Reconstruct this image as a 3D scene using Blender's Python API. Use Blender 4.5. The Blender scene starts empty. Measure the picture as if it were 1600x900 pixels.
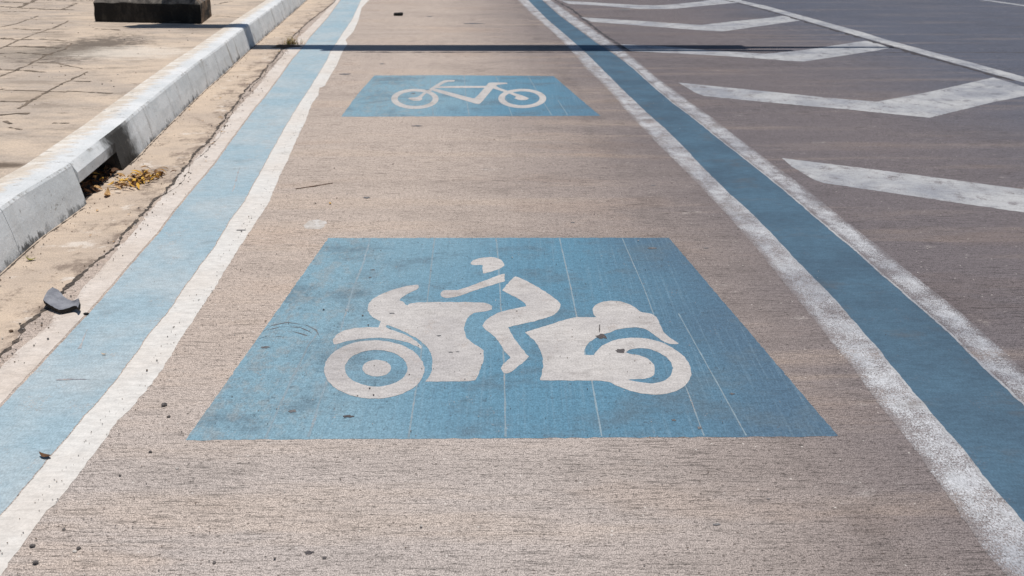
import bpy, bmesh, math, random
from mathutils import Vector, noise
from mathutils.geometry import delaunay_2d_cdt
random.seed(7)
scene = bpy.context.scene
# ------------------------------------------------------------ camera, sky, sun
F, H_CAM = 1600.0, 1.4
PITCH = math.atan(607 / F)
cd = bpy.data.cameras.new('camera'); cam = bpy.data.objects.new('camera', cd)
scene.collection.objects.link(cam); scene.camera = cam
cam.location = (0, 0, H_CAM); cam.rotation_euler = (math.pi / 2 - PITCH, 0, 0)
cd.sensor_width = 36; cd.lens = 36; cd.clip_start = 0.05; cd.clip_end = 2000
cd.dof.use_dof = True; cd.dof.focus_distance = 3.3; cd.dof.aperture_fstop = 9
SUN_DIR = Vector((0.085, 0.055, 0.993)).normalized()
el = math.asin(SUN_DIR.z); az = math.atan2(SUN_DIR.x, SUN_DIR.y)
w = bpy.data.worlds.new('World'); scene.world = w; w.use_nodes = True
sky = w.node_tree.nodes.new('ShaderNodeTexSky'); sky.sky_type = 'NISHITA'; sky.sun_disc = False
sky.sun_elevation = el; sky.sun_rotation = az; sky.dust_density = 0.3; sky.ozone_density = 3.0; sky.air_density = 1.2
bg = w.node_tree.nodes['Background']; bg.inputs[1].default_value = 0.053
w.node_tree.links.new(sky.outputs[0], bg.inputs[0])
sd = bpy.data.lights.new('sun', 'SUN'); sd.energy = 3.85; sd.angle = math.radians(0.53); sd.color = (1.0, 0.945, 0.885)
sun = bpy.data.objects.new('sun', sd); scene.collection.objects.link(sun)
sun.rotation_euler = SUN_DIR.to_track_quat('Z', 'Y').to_euler(); sun.location = (3, 3, 12)
vs = scene.view_settings; vs.view_transform = 'Standard'; vs.look = 'None'; vs.exposure = 0.0; vs.gamma = 1

# ------------------------------------------------------------ survey: photo measurements laid onto level ground
def P(x, y, z=0.0):
    dx, dy = (x - 800) / F, -(y - 450) / F
    c, s = math.cos(PITCH), math.sin(PITCH)
    d = (dx, c + dy * s, -s + dy * c); t = (H_CAM - z) / -d[2]
    return Vector((d[0] * t, d[1] * t, z))
KH = 0.21        # kerb height
ZF = 0.205       # footway level

# ------------------------------------------------------------ node helpers
class NT:
    def __init__(s, name):
        s.m = bpy.data.materials.new(name); s.m.use_nodes = True; s.t = s.m.node_tree
        s.b = s.t.nodes['Principled BSDF']; s.geo = s.n('ShaderNodeNewGeometry').outputs['Position']
        s.sep = s.n('ShaderNodeSeparateXYZ'); s.l(s.geo, s.sep.inputs[0])
        s.X, s.Y, s.Z = s.sep.outputs
    def n(s, k): return s.t.nodes.new(k)
    def l(s, a, b): s.t.links.new(a, b)
    def put(s, v, i):
        if isinstance(v, bpy.types.NodeSocket): s.l(v, i)
        else: i.default_value = (tuple(v) + (1,)) if isinstance(v, (tuple, list)) and i.type == 'RGBA' and len(v) == 3 else v
    def vec(s, sc, off=(0, 0, 0)):
        m = s.n('ShaderNodeMapping'); s.l(s.geo, m.inputs[0]); m.inputs['Scale'].default_value = sc; m.inputs['Location'].default_value = off
        return m.outputs[0]
    def noise(s, sc, detail=3, rough=.5, off=(0, 0, 0), dist=0):
        if not isinstance(sc, tuple): sc = (sc, sc, sc)
        q = s.n('ShaderNodeTexNoise'); s.l(s.vec(sc, off), q.inputs['Vector']); q.inputs['Scale'].default_value = 1
        q.inputs['Detail'].default_value = detail; q.inputs['Roughness'].default_value = rough; q.inputs['Distortion'].default_value = dist
        return q.outputs['Fac']
    def vor(s, sc, off=(0, 0, 0), out='Distance'):
        if not isinstance(sc, tuple): sc = (sc, sc, sc)
        q = s.n('ShaderNodeTexVoronoi'); s.l(s.vec(sc, off), q.inputs['Vector']); q.inputs['Scale'].default_value = 1
        return q.outputs[out]
    def rng(s, v, a, b, c=0.0, d=1.0, smooth=True):
        q = s.n('ShaderNodeMapRange'); q.interpolation_type = 'SMOOTHSTEP' if smooth else 'LINEAR'
        s.put(v, q.inputs[0])
        for i, k in zip((1, 2, 3, 4), (a, b, c, d)): q.inputs[i].default_value = k
        return q.outputs[0]
    def mix(s, f, a, b, mode='MIX'):
        q = s.n('ShaderNodeMix'); q.data_type = 'RGBA'; q.blend_type = mode
        s.put(f, q.inputs[0]); s.put(a, q.inputs[6]); s.put(b, q.inputs[7]); return q.outputs[2]
    def math(s, op, a, b=0.0, c=0.0):
        q = s.n('ShaderNodeMath'); q.operation = op
        for i, v in enumerate((a, b, c)): s.put(v, q.inputs[i])
        return q.outputs[0]
    def scale(s, col, f): return s.mix(1.0, col, s.gray(f), 'MULTIPLY')
    def gray(s, f):
        q = s.n('ShaderNodeCombineXYZ')
        for i in range(3): s.put(f, q.inputs[i])
        return q.outputs[0]
    def done(s, col, rough=.85, h=None, dist=.002, strength=.5, spec=.25):
        s.put(col, s.b.inputs['Base Color']); s.put(rough, s.b.inputs['Roughness']); s.b.inputs['Specular IOR Level'].default_value = spec
        if h is not None:
            q = s.n('ShaderNodeBump'); q.inputs['Distance'].default_value = dist; q.inputs['Strength'].default_value = strength
            s.l(h, q.inputs['Height']); s.l(q.outputs[0], s.b.inputs['Normal'])
        return s.m
def lin(r, g, b, k=1.0):
    f = lambda c: ((c / 255 + .055) / 1.055) ** 2.4 if c > 10 else c / 255 / 12.92
    return tuple(min(.93, f(c) * k) for c in (r, g, b))
K = 0.87   # sRGB look of the lit surface -> base colour
def C(r, g, b): return lin(r, g, b, K)

# the broomed concrete everybody shares: returns colour, height, groove mask
def concrete(s):
    x = s.math('ADD', s.X, s.rng(s.Y, 2.5, 16, 0.0, .75, False))          # lane-wise distance (the road bends left)
    wob = s.math('MULTIPLY_ADD', s.noise((.9, .9, 1), 4, .6), .9, -.45)
    xw = s.math('ADD', x, wob)
    base = s.mix(s.rng(xw, -.6, .95), C(197, 182, 170), C(152, 141, 136))
    base = s.mix(s.rng(xw, .55, 1.6), base, C(120, 113, 115))  # rightward darkening: slab wear plus painted-in lens falloff and sky reflection
    base = s.mix(s.rng(xw, 2.4, 4.8), base, C(98, 102, 115))
    near = s.mix(s.rng(s.Y, 2.0, 3.4), C(190, 180, 173), base)             # lighter grey tone in the foreground
    base = s.mix(s.rng(xw, -.1, .9), near, base)
    # warm dusty and grey rubbed bands across the lane
    bands = s.noise((.45, 4.0, 1), 5, .62)
    keep = s.rng(x, 1.0, 2.2, 1.0, .45)
    base = s.mix(s.math('MULTIPLY', s.rng(bands, .50, .70), s.math('MULTIPLY', keep, .55)), base, s.scale(base, .80))
    base = s.mix(s.math('MULTIPLY', s.rng(bands, .50, .32), s.math('MULTIPLY', keep, .5)), base, s.mix(.5, base, C(212, 190, 168)))
    bl = s.noise((1.7, 2.6, 1), 6, .68, (3, 7, 0))
    base = s.mix(s.math('MULTIPLY', s.rng(bl, .53, .72), .55), base, s.scale(base, .74))
    ty = s.math('ABSOLUTE', s.math('SUBTRACT', x, s.math('MULTIPLY_ADD', s.noise((.6, .5, 1), 2), .25, .66)))      # rubber track near the right line
    base = s.mix(s.math('MULTIPLY', s.math('MULTIPLY', s.rng(ty, .14, .02), s.rng(s.noise((5, 2.2, 1), 5, .75, (2, 8, 0)), .46, .66)), .55), base, s.scale(base, .66))
    lt = s.noise((4, 6, 1), 6, .75, (21, 5, 0))
    base = s.mix(s.math('MULTIPLY', s.rng(lt, .60, .72), .40), base, C(205, 198, 192))
    bl2 = s.noise((7, 12, 1), 4, .7, (13, 2, 0))
    base = s.mix(s.math('MULTIPLY', s.rng(bl2, .55, .78), .5), base, s.scale(base, .78))
    so = s.noise((1.1, 1.0, 1), 4, .6, (31, 17, 0))
    base = s.mix(s.math('MULTIPLY', s.rng(so, .54, .66), .35), base, s.scale(base, .78))
    br = s.noise((.8, 2.2, 1), 5, .65, (11, 27, 0))
    base = s.mix(s.math('MULTIPLY', s.rng(br, .53, .66), .35), base, s.mix(1.0, base, (1.06, .97, .88), 'MULTIPLY'))
    # broom grooves run across the lane
    wv = s.math('ADD', s.Y, s.math('MULTIPLY', s.noise((1.5, 3, 1), 2), .03))
    cv = s.n('ShaderNodeCombineXYZ'); s.put(s.math('MULTIPLY', s.X, 9.0), cv.inputs[0]); s.put(s.math('MULTIPLY', wv, 125.0), cv.inputs[1])
    g = s.n('ShaderNodeTexNoise'); s.l(cv.outputs[0], g.inputs['Vector']); g.inputs['Scale'].default_value = 1; g.inputs['Detail'].default_value = 3; g.inputs['Roughness'].default_value = .65
    g = g.outputs['Fac']
    cv2 = s.n('ShaderNodeCombineXYZ'); s.put(s.math('MULTIPLY', s.X, 60.0), cv2.inputs[0]); s.put(s.math('MULTIPLY', wv, 250.0), cv2.inputs[1])
    g2 = s.n('ShaderNodeTexNoise'); s.l(cv2.outputs[0], g2.inputs['Vector']); g2.inputs['Scale'].default_value = 1; g2.inputs['Detail'].default_value = 2
    g2 = g2.outputs['Fac']
    gd = s.math('MULTIPLY', s.rng(g, .50, .36), s.rng(s.noise((.8, 1.2, 1), 3), .35, .62, .55, 1.0))
    base = s.mix(s.math('MULTIPLY', gd, .85), base, s.scale(base, .45))
    base = s.mix(s.math('MULTIPLY', s.rng(g2, .46, .33), .95), base, s.scale(base, .38))
    grain = s.noise((340, 210, 1), 1, .6); grain2 = s.noise((75, 42, 1), 3, .75, (5, 5, 0))
    base = s.scale(base, s.rng(grain, .36, .64, .60, 1.40, False))
    base = s.scale(base, s.rng(grain2, .34, .66, .90, 1.10, False))
    pits = s.vor((60, 60, 1)); pv = s.vor((60, 60, 1), out='Color')
    ps = s.n('ShaderNodeSeparateColor'); s.l(pv, ps.inputs[0])
    pm = s.math('MULTIPLY', s.rng(pits, .28, .10), s.rng(ps.outputs[0], .86, .90))
    base = s.mix(s.math('MULTIPLY', pm, .75), base, C(85, 74, 68))
    pm2 = s.math('MULTIPLY', s.rng(pits, .24, .08), s.rng(ps.outputs[1], .93, .96))
    base = s.mix(s.math('MULTIPLY', pm2, .8), base, C(232, 226, 218))
    h = s.math('ADD', s.math('MULTIPLY', g, .7), s.math('MULTIPLY', grain, .5))
    return base, h, g
def mat_road():
    s = NT('broomed_concrete'); c, h, g = concrete(s); return s.done(c, .9, h, .001, .45)
def mat_paint(name, col, wear, streak=0.0, dirt=.25, tint=None, speck=.5, graint=.14):
    """paint film over the broomed concrete: worn through where wear is high"""
    s = NT(name); c, h, g = concrete(s)
    p = col
    big = s.noise((2.2, 2.2, 1), 5, .65, (1, 9, 0))
    p = s.mix(s.rng(big, .35, .68), p, tint or tuple(v * .86 for v in col))
    p = s.scale(p, s.rng(s.noise((22, 40, 1), 3, .7), .35, .65, .90, 1.10, False))
    p = s.scale(p, s.rng(s.noise((180, 100, 1), 2, .7), .36, .64, 1 - graint, 1 + graint, False))
    if streak:                                                   # roller marks along the lane
        st = s.noise((85, 1.2, 1), 3, .7)
        p = s.mix(s.math('MULTIPLY', s.rng(st, .52, .70), streak), p, tuple(min(.9, v * 1.45 + .02) for v in col))
        st2 = s.noise((60, .9, 1), 3, .7, (4, 1, 0))
        p = s.mix(s.math('MULTIPLY', s.rng(st2, .55, .70), streak), p, tuple(v * .75 for v in col))
    dn = s.noise((3.5, 5, 1), 6, .7, (8, 3, 0))
    p = s.mix(s.math('MULTIPLY', s.rng(dn, .52, .74), dirt), p, s.mix(.5, s.scale(p, .55), C(120, 108, 98)))
    p = s.mix(s.math('MULTIPLY', s.rng(g, .47, .33), .30), p, s.scale(p, .70))
    w1 = s.rng(s.noise((230, 130, 1), 3, .8, (2, 2, 0)), .32, .68, smooth=False); w2 = s.rng(s.noise((9, 6, 1), 6, .8, (6, 1, 0)), .38, .62, smooth=False)
    at = s.n('ShaderNodeAttribute'); at.attribute_name = 'rim'
    wm = s.math('ADD', s.math('MULTIPLY', w1, speck), s.math('MULTIPLY', w2, 1 - speck))
    wm = s.math('ADD', wm, s.math('MULTIPLY', at.outputs['Fac'], .12 + wear * .22))
    m = s.math('MULTIPLY', s.rng(wm, .92 - wear, 1.14 - wear), .9)
    col2 = s.mix(m, p, c)
    return s.done(col2, .8, h, .001, .45)
M = {}
M['road'] = mat_road()
M['white_clean'] = mat_paint('fresh white road paint', C(224, 222, 217), .10, graint=.06, dirt=.30, tint=C(222, 216, 208))
M['white_outer'] = mat_paint('dusty white road paint', C(222, 213, 204), .22, graint=.07, dirt=.4, tint=C(212, 200, 188))
M['white_worn'] = mat_paint('worn white road paint', C(200, 202, 205), .50, dirt=.80, tint=C(164, 167, 173), speck=.66, graint=.22)
M['white_chev'] = mat_paint('rubbed white chevron paint', C(186, 187, 188), .34, dirt=.45, tint=C(150, 153, 160), speck=.5)
M['blue_pale'] = mat_paint('pale blue road paint', C(160, 184, 195), .20, dirt=.32, tint=C(180, 193, 198))
M['blue_deep'] = mat_paint('deep blue road paint', C(82, 111, 131), .14, dirt=.50, tint=C(72, 95, 113))
M['white_picto'] = mat_paint('white pictogram paint', C(200, 196, 192), .24, dirt=.58, tint=C(184, 180, 178))
M['seam'] = mat_paint('pale scuffed seam', C(142, 163, 174), .30, dirt=.3)
def mat_panel():
    s = NT('blue_panel_paint'); c, h, g = concrete(s)
    a, b = C(132, 165, 180), C(97, 140, 163)
    xn = s.math('ADD', s.X, s.math('MULTIPLY_ADD', s.noise((1.3, 1.3, 1), 4), .8, -.4))
    p = s.mix(s.rng(xn, -.7, .15), a, b)
    p = s.mix(s.rng(xn, .1, .85), p, C(84, 111, 132))
    st = s.noise((95, 1.5, 1), 3, .7)
    p = s.mix(s.math('MULTIPLY', s.rng(st, .50, .68), .20), p, C(146, 174, 190))
    p = s.mix(s.math('MULTIPLY', s.rng(s.noise((70, 1.2, 1), 3, .7, (4, 1, 0)), .52, .70), .25), p, C(86, 120, 143))
    bl = s.noise((2.6, 3.2, 1), 6, .68, (2, 4, 0))
    p = s.mix(s.math('MULTIPLY', s.rng(bl, .48, .66), .60), p, C(98, 116, 128))
    lw = s.math('MULTIPLY', s.rng(s.X, -.35, -.8), s.rng(s.noise((14, 8, 1), 6, .8, (5, 5, 0)), .47, .60))        # scuffed, rubbed-off left part
    p = s.mix(s.math('MULTIPLY', lw, .55), p, C(150, 158, 160))
    p = s.mix(s.math('MULTIPLY', s.rng(s.noise((30, 22, 1), 4, .8, (9, 5, 0)), .60, .68), .55), p, C(74, 86, 96))
    p = s.mix(s.math('MULTIPLY', s.rng(s.noise((9, 14, 1), 5, .72, (1, 4, 0)), .56, .74), .5), p, C(84, 102, 112))
    p = s.scale(p, s.rng(s.noise((200, 105, 1), 2, .7), .36, .64, .80, 1.2, False))
    p = s.scale(p, s.rng(s.noise((60, 45, 1), 3, .7), .35, .65, .88, 1.12, False))
    p = s.mix(s.math('MULTIPLY', s.rng(g, .47, .32), .40), p, s.scale(p, .60))
    w1 = s.rng(s.noise((120, 70, 1), 3, .8, (2, 2, 0)), .32, .68, smooth=False); w2 = s.rng(s.noise((7, 5, 1), 5, .7, (6, 1, 0)), .34, .66, smooth=False)
    m = s.rng(s.math('ADD', s.math('MULTIPLY', w1, .55), s.math('MULTIPLY', w2, .45)), .84, .96)
    return s.done(s.mix(m, p, c), .78, h, .001, .45)
M['panel'] = mat_panel()
def mat_sand(name, a, b, dark, grit=.5, white=None):
    s = NT(name)
    p = s.mix(s.rng(s.noise((1.1, 1.6, 1), 5, .65), .35, .65), a, b)
    p = s.mix(s.math('MULTIPLY', s.rng(s.noise((3, 5.5, 1), 6, .7, (4, 2, 0)), .53, .72), .6), p, dark)
    p = s.mix(s.math('MULTIPLY', s.rng(s.noise((4, 12, 1), 5, .75, (9, 2, 0)), .50, .66), .6), p, s.scale(p, .72))
    if white: p = s.mix(s.math('MULTIPLY', s.rng(s.noise((5, 7, 1), 5, .6, (1, 12, 0)), .60, .68), .7), p, white)
    at = s.n('ShaderNodeAttribute'); at.attribute_name = 'rim'
    dn = s.math('ADD', s.noise((7, 5, 1), 6, .75, (3, 3, 0)), s.math('MULTIPLY_ADD', at.outputs['Fac'], .20, -.12))
    p = s.mix(s.math('MULTIPLY', s.rng(dn, .50, .64), .75), p, C(132, 117, 106))
    p = s.mix(s.math('MULTIPLY', s.rng(s.noise((22, 14, 1), 5, .8, (3, 9, 0)), .58, .68), .6), p, C(112, 98, 86))
    p = s.scale(p, s.rng(s.noise((190, 110, 1), 3, .75), .33, .67, .78, 1.2, False))
    v = s.vor((45, 45, 1)); vc = s.n('ShaderNodeSeparateColor'); s.l(s.vor((45, 45, 1), out='Color'), vc.inputs[0])
    p = s.mix(s.math('MULTIPLY', s.math('MULTIPLY', s.rng(v, .3, .1), s.rng(vc.outputs[0], .90, .93)), .7), p, C(110, 84, 62))
    h = s.math('ADD', s.noise(90, 4, .7), s.math('MULTIPLY', s.noise(12, 3), 2.0))
    return s.done(p, .95, h, .003, .5)
M['gutter'] = mat_sand('sandy gutter concrete', C(213, 194, 173), C(194, 178, 162), C(150, 136, 124), white=C(228, 219, 208))
def mat_footway():
    s = NT('sandy_paving')
    p = s.mix(s.rng(s.noise((.9, 1.6, 1), 6, .7), .38, .62), C(212, 194, 174), C(184, 171, 158))
    p = s.mix(s.math('MULTIPLY', s.rng(s.noise((2.2, 4.5, 1), 6, .75, (4, 2, 0)), .50, .64), .7), p, C(158, 145, 132))
    p = s.mix(s.math('MULTIPLY', s.rng(s.noise((1.6, 13, 1), 5, .7, (9, 2, 0)), .55, .72), .5), p, C(226, 206, 184))
    p = s.mix(s.math('MULTIPLY', s.rng(s.noise((6, 14, 1), 6, .8, (19, 2, 0)), .57, .68), .75), p, C(116, 100, 88))
    # mouldy patch and lime streaks beside the plinth
    def spot(cx, cy, rx, ry):
        dx = s.math('DIVIDE', s.math('SUBTRACT', s.X, cx), rx); dy = s.math('DIVIDE', s.math('SUBTRACT', s.Y, cy), ry)
        r = s.math('SQRT', s.math('ADD', s.math('MULTIPLY', dx, dx), s.math('MULTIPLY', dy, dy)))
        return r
    def blob(cx, cy, rx, ry, col, a, n1=.9, sc=(5, 7, 1)):
        nonlocal p
        r = s.math('ADD', spot(cx, cy, rx, ry), s.math('MULTIPLY_ADD', s.noise(sc, 6, .75, (cx, cy, 0)), n1 * 2, -n1))
        p = s.mix(s.math('MULTIPLY', s.rng(r, 1.0, .35), a), p, col)
    q = P(140, 75, ZF); blob(q.x, q.y, .55, 1.15, C(104, 95, 86), .85, 1.1, (11, 10, 1))
    q = P(200, 82, ZF); blob(q.x, q.y, .60, .50, C(226, 216, 202), .75, 1.2, (4, 14, 1))
    q = P(320, 45, ZF); blob(q.x, q.y, .35, .25, C(150, 138, 126), .7)
    q = P(15, 258, ZF); blob(q.x - .15, q.y, .33, .10, C(105, 92, 80), .9, .5)
    q = P(40, 82, ZF); blob(q.x, q.y, .7, .5, C(150, 140, 128), .6)
    q = P(50, 150, ZF); blob(q.x, q.y, .4, .3, C(176, 160, 142), .5)
    p = s.scale(p, s.rng(s.noise((120, 60, 1), 3, .75), .33, .67, .84, 1.15, False))
    h = s.math('ADD', s.noise(70, 4, .7), s.math('MULTIPLY', s.noise(9, 3), 3.0))
    return s.done(p, .95, h, .004, .5)
M['footway'] = mat_footway()
def mat_kerb():
    s = NT('whitewashed_kerb')
    n = s.n('ShaderNodeSeparateXYZ'); g = s.n('ShaderNodeNewGeometry'); s.l(g.outputs['Normal'], n.inputs[0])
    top = s.rng(n.outputs[2], .6, .85)
    p = s.mix(s.rng(s.noise((3, 3, 6), 5, .6), .35, .65), C(232, 234, 234), C(214, 218, 219))
    # dust blown over the top, heaviest at its back and far up the road
    at = s.n('ShaderNodeAttribute'); at.attribute_name = 'across'
    ac = s.math('ADD', at.outputs['Fac'], s.math('MULTIPLY_ADD', s.noise((7, 14, 1), 6, .72), 1.5, -.75))
    dust = s.math('MULTIPLY', s.math('MULTIPLY', s.rng(ac, .30, .75), top), .9)
    p = s.mix(dust, p, s.mix(s.rng(s.noise((5, 11, 1), 5, .7), .45, .62), C(216, 203, 186), C(238, 232, 222)))
    scr = s.math('MULTIPLY', s.rng(s.noise((9, 20, 1), 6, .78, (3, 3, 0)), .57, .68), s.math('MULTIPLY', top, .7))
    p = s.mix(scr, p, C(140, 132, 122))
    # vertical run-off stains and grime growing from the foot of the face
    face = s.math('SUBTRACT', 1.0, top)
    runs = s.rng(s.noise((5, 7, 1.2), 5, .7), .52, .70)
    p = s.mix(s.math('MULTIPLY', s.math('MULTIPLY', runs, face), s.rng(s.Y, 5.5, 7, .12, .75)), p, C(142, 134, 122))
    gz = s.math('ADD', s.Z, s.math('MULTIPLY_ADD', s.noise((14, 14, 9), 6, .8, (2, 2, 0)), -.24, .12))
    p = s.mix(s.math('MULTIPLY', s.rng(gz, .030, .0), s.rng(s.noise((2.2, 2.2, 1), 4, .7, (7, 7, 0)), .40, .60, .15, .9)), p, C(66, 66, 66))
    # black mould round the far jamb of the inlet
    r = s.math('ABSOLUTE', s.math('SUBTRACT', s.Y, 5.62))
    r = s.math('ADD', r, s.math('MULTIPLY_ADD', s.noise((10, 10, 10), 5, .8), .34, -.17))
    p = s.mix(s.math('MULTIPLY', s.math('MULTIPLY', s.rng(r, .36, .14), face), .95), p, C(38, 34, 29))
    chip = s.math('MULTIPLY', s.rng(s.noise((16, 16, 16), 5, .8, (6, 1, 3)), .62, .67), .7)
    p = s.mix(chip, p, C(150, 144, 136))
    edge_ = s.math('MULTIPLY', s.rng(s.Z, .185, .20), s.math('MULTIPLY', s.rng(s.noise((6, 9, 9), 6, .8, (1, 1, 3)), .52, .62), .6))
    p = s.mix(s.math('MULTIPLY', edge_, face), p, C(120, 114, 106))
    p = s.scale(p, s.rng(s.noise(120, 3, .7), .30, .70, .90, 1.10, False))
    h = s.math('ADD', s.noise(60, 4, .7), s.math('MULTIPLY', s.noise(10, 3), 3.5))
    return s.done(p, .85, h, .003, .6)
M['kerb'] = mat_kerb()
def mat_simple(name, a, b, sc=30, rough=.85, bump=.003, spec=.25):
    s = NT(name); p = s.mix(s.rng(s.noise(sc, 5, .7), .35, .65), a, b)
    p = s.scale(p, s.rng(s.noise(260, 2, .7), .25, .75, .82, 1.18, False))
    return s.done(p, rough, s.noise(sc * 3, 4, .7), bump, .5, spec)
M['sealant'] = mat_simple('grey_joint_filler', C(78, 74, 72), C(112, 105, 100), 25)
M['crack'] = mat_simple('dark_crack_dirt', C(62, 58, 56), C(108, 98, 88), 40)
M['pavejoint'] = mat_simple('dirt_in_paving_joints', C(100, 89, 78), C(145, 130, 114), 12)
M['dark_joint'] = mat_simple('bitumen_joint', C(60, 58, 62), C(84, 80, 82), 20)
M['rubber'] = mat_simple('weathered rubber', C(150, 152, 158), C(124, 126, 133), 18, .7, .002, .4)
M['rubber_cut'] = mat_simple('torn black rubber', C(34, 33, 33), C(56, 54, 52), 60, .8, .006, .3)
M['black'] = mat_simple('black plastic', C(28, 30, 29), C(40, 42, 40), 30, .6, .001)
M['stone'] = mat_simple('dark pebble', C(88, 84, 84), C(120, 114, 110), 90, .8, .003)
M['stone_white'] = mat_simple('pale pebble', C(228, 222, 214), C(190, 182, 174), 90, .8, .002)
M['stone_tan'] = mat_simple('tan grit', C(140, 120, 102), C(105, 88, 74), 90, .8, .002)
M['leaf_dry'] = mat_simple('dry tan leaf', C(222, 186, 134), C(176, 134, 84), 45, .75, .001)
M['leaf_gold'] = mat_simple('golden dry leaf', C(234, 194, 84), C(208, 156, 66), 45, .7, .001)
M['leaf_green'] = mat_simple('fading green leaf', C(138, 142, 62), C(176, 166, 84), 45, .7, .001)
M['leaf_brown'] = mat_simple('brown dead leaf', C(120, 88, 62), C(86, 62, 46), 45, .8, .001)
M['stain'] = mat_simple('dark gum and tar', C(78, 74, 76), C(104, 99, 98), 60)
M['stain_faint'] = mat_simple('faint stain', C(98, 98, 102), C(128, 126, 126), 60)
M['splash'] = mat_simple('spilt whitewash', C(212, 208, 203), C(188, 180, 171), 25)
M['pit'] = mat_simple('shade-toned drain concrete', C(92, 84, 78), C(66, 60, 56), 20)  # dark tone imitates the shade inside the drain
M['steel'] = mat_simple('galvanised steel', C(165, 168, 170), C(140, 143, 146), 9, .5, .0005, .5)
def mat_plinth():
    s = NT('mouldy_plinth_concrete')
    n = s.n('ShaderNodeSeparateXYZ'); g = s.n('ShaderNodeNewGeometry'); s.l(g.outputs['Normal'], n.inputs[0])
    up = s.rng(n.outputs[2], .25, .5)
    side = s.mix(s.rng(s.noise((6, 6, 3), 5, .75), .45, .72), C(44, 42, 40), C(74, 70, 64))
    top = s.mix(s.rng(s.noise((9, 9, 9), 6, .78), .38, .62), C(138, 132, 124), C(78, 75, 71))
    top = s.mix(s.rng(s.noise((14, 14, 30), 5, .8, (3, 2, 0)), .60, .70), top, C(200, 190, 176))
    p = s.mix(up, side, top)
    warm = s.math('MULTIPLY', s.rng(n.outputs[0], .5, .9), s.rng(s.noise((5, 5, 8), 5, .7), .42, .6))
    p = s.mix(s.math('MULTIPLY', warm, .7), p, C(150, 126, 104))
    return s.done(p, .95, s.noise(50, 5, .75), .006, .7)
M['plinth'] = mat_plinth()

# ------------------------------------------------------------ mesh helpers
def obj(name, verts, faces, mat, parent=None, loc=(0, 0, 0), smooth=False, mats=None, midx=None):
    L = Vector(loc)
    me = bpy.data.meshes.new(name); me.from_pydata([tuple(Vector(v) - L) for v in verts], [], faces); me.update()
    for m in ([mat] if mats is None else mats): me.materials.append(m)
    if midx: me.polygons.foreach_set('material_index', midx)
    if smooth: me.polygons.foreach_set('use_smooth', [True] * len(me.polygons))
    o = bpy.data.objects.new(name, me); scene.collection.objects.link(o); o.location = loc
    if parent: o.parent = parent; o.location = L - parent.location if parent.type == 'EMPTY' and parent.parent is None else L
    return o
def structure(o): o['kind'] = 'structure'; return o
def tag(o, label, cat, group=None):
    o['label'] = label; o['category'] = cat
    if group: o['group'] = group
    return o
def thing(name, loc, label, cat, group=None):
    o = bpy.data.objects.new(name, None); scene.collection.objects.link(o); o.location = loc; o.empty_display_size = .1
    return tag(o, label, cat, group)
def part(name, verts, faces, mat, root, off=None, **k):
    """part of a thing: vertices given in world metres; off = location chain of parents"""
    base = off if off is not None else root.location
    me_v = [tuple(Vector(v) - Vector(base)) for v in verts]
    me = bpy.data.meshes.new(name); me.from_pydata(me_v, [], faces); me.update()
    for m in k.get('mats', [mat]): me.materials.append(m)
    if k.get('midx'): me.polygons.foreach_set('material_index', k['midx'])
    if k.get('smooth'): me.polygons.foreach_set('use_smooth', [True] * len(me.polygons))
    o = bpy.data.objects.new(name, me); scene.collection.objects.link(o); o.parent = root
    return o
def interp(pts, y):
    if y <= pts[0][1]:
        a, b = pts[0], pts[1]
    elif y >= pts[-1][1]:
        a, b = pts[-2], pts[-1]
    else:
        for a, b in zip(pts, pts[1:]):
            if a[1] <= y <= b[1]: break
    t = (y - a[1]) / (b[1] - a[1]); return a[0] + (b[0] - a[0]) * t
def far_x(y): return -.0016 * (y - 15.8) ** 2 - .085 * (y - 15.8)      # how the road goes on bending beyond the frame
class Edge:
    """a line along the road: x as a function of y, from measured points"""
    def __init__(s, px, z=0.0, raw=None):
        s.p = sorted([(q.x, q.y) for q in (P(*a, z) for a in px)] if raw is None else raw, key=lambda q: q[1])
    def __call__(s, y):
        lo, hi = s.p[0], s.p[-1]
        if y < lo[1]: return lo[0] + (lo[1] - y) * .02
        if y > hi[1]: return hi[0] + far_x(y) - far_x(hi[1])
        return interp(s.p, y)
def jit(y, seed, amp, f=14.0):
    return amp * (noise.noise(Vector((y * f, seed * 7.3, .5))) + .6 * noise.noise(Vector((y * f * 3.1, seed * 3.7, 2.5))) + .4 * noise.noise(Vector((y * f * 9, seed, 4.5))))
def ys(y0, y1, near=.015):
    out = []; y = y0
    while y < y1: out.append(y); y += near * max(1, (abs(y) / 3.0) ** 1.2) if y < 17 else .6
    out.append(y1); return out
def ribbon_data(ea, eb, y0, y1, z, ja=0, jb=0, sa=1, sb=2, ia=0., ib=0., fa=14., fb=14.):
    V, Fc = [], []
    for y in ys(y0, y1):
        xa = ea(y) + ia + jit(y, sa, ja, fa); xb = eb(y) + ib + jit(y, sb, jb, fb); xb = max(xb, xa + .001)
        r_ = min(.035, (xb - xa) * .3)
        V += [(xa, y, z), (xa + r_, y, z), (xb - r_, y, z), (xb, y, z)]
    for i in range(len(V) // 4 - 1):
        for k in range(3): Fc.append((4 * i + k, 4 * i + k + 1, 4 * i + k + 5, 4 * i + k + 4))
    return V, Fc
def rim(o, inner=False):
    n = len(o.data.vertices); a_ = o.data.attributes.new('rim', 'FLOAT', 'POINT')
    a_.data.foreach_set('value', [1.0 if i % 4 in ((0,) if inner else (0, 3)) else 0.0 for i in range(n)]); return o
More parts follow.
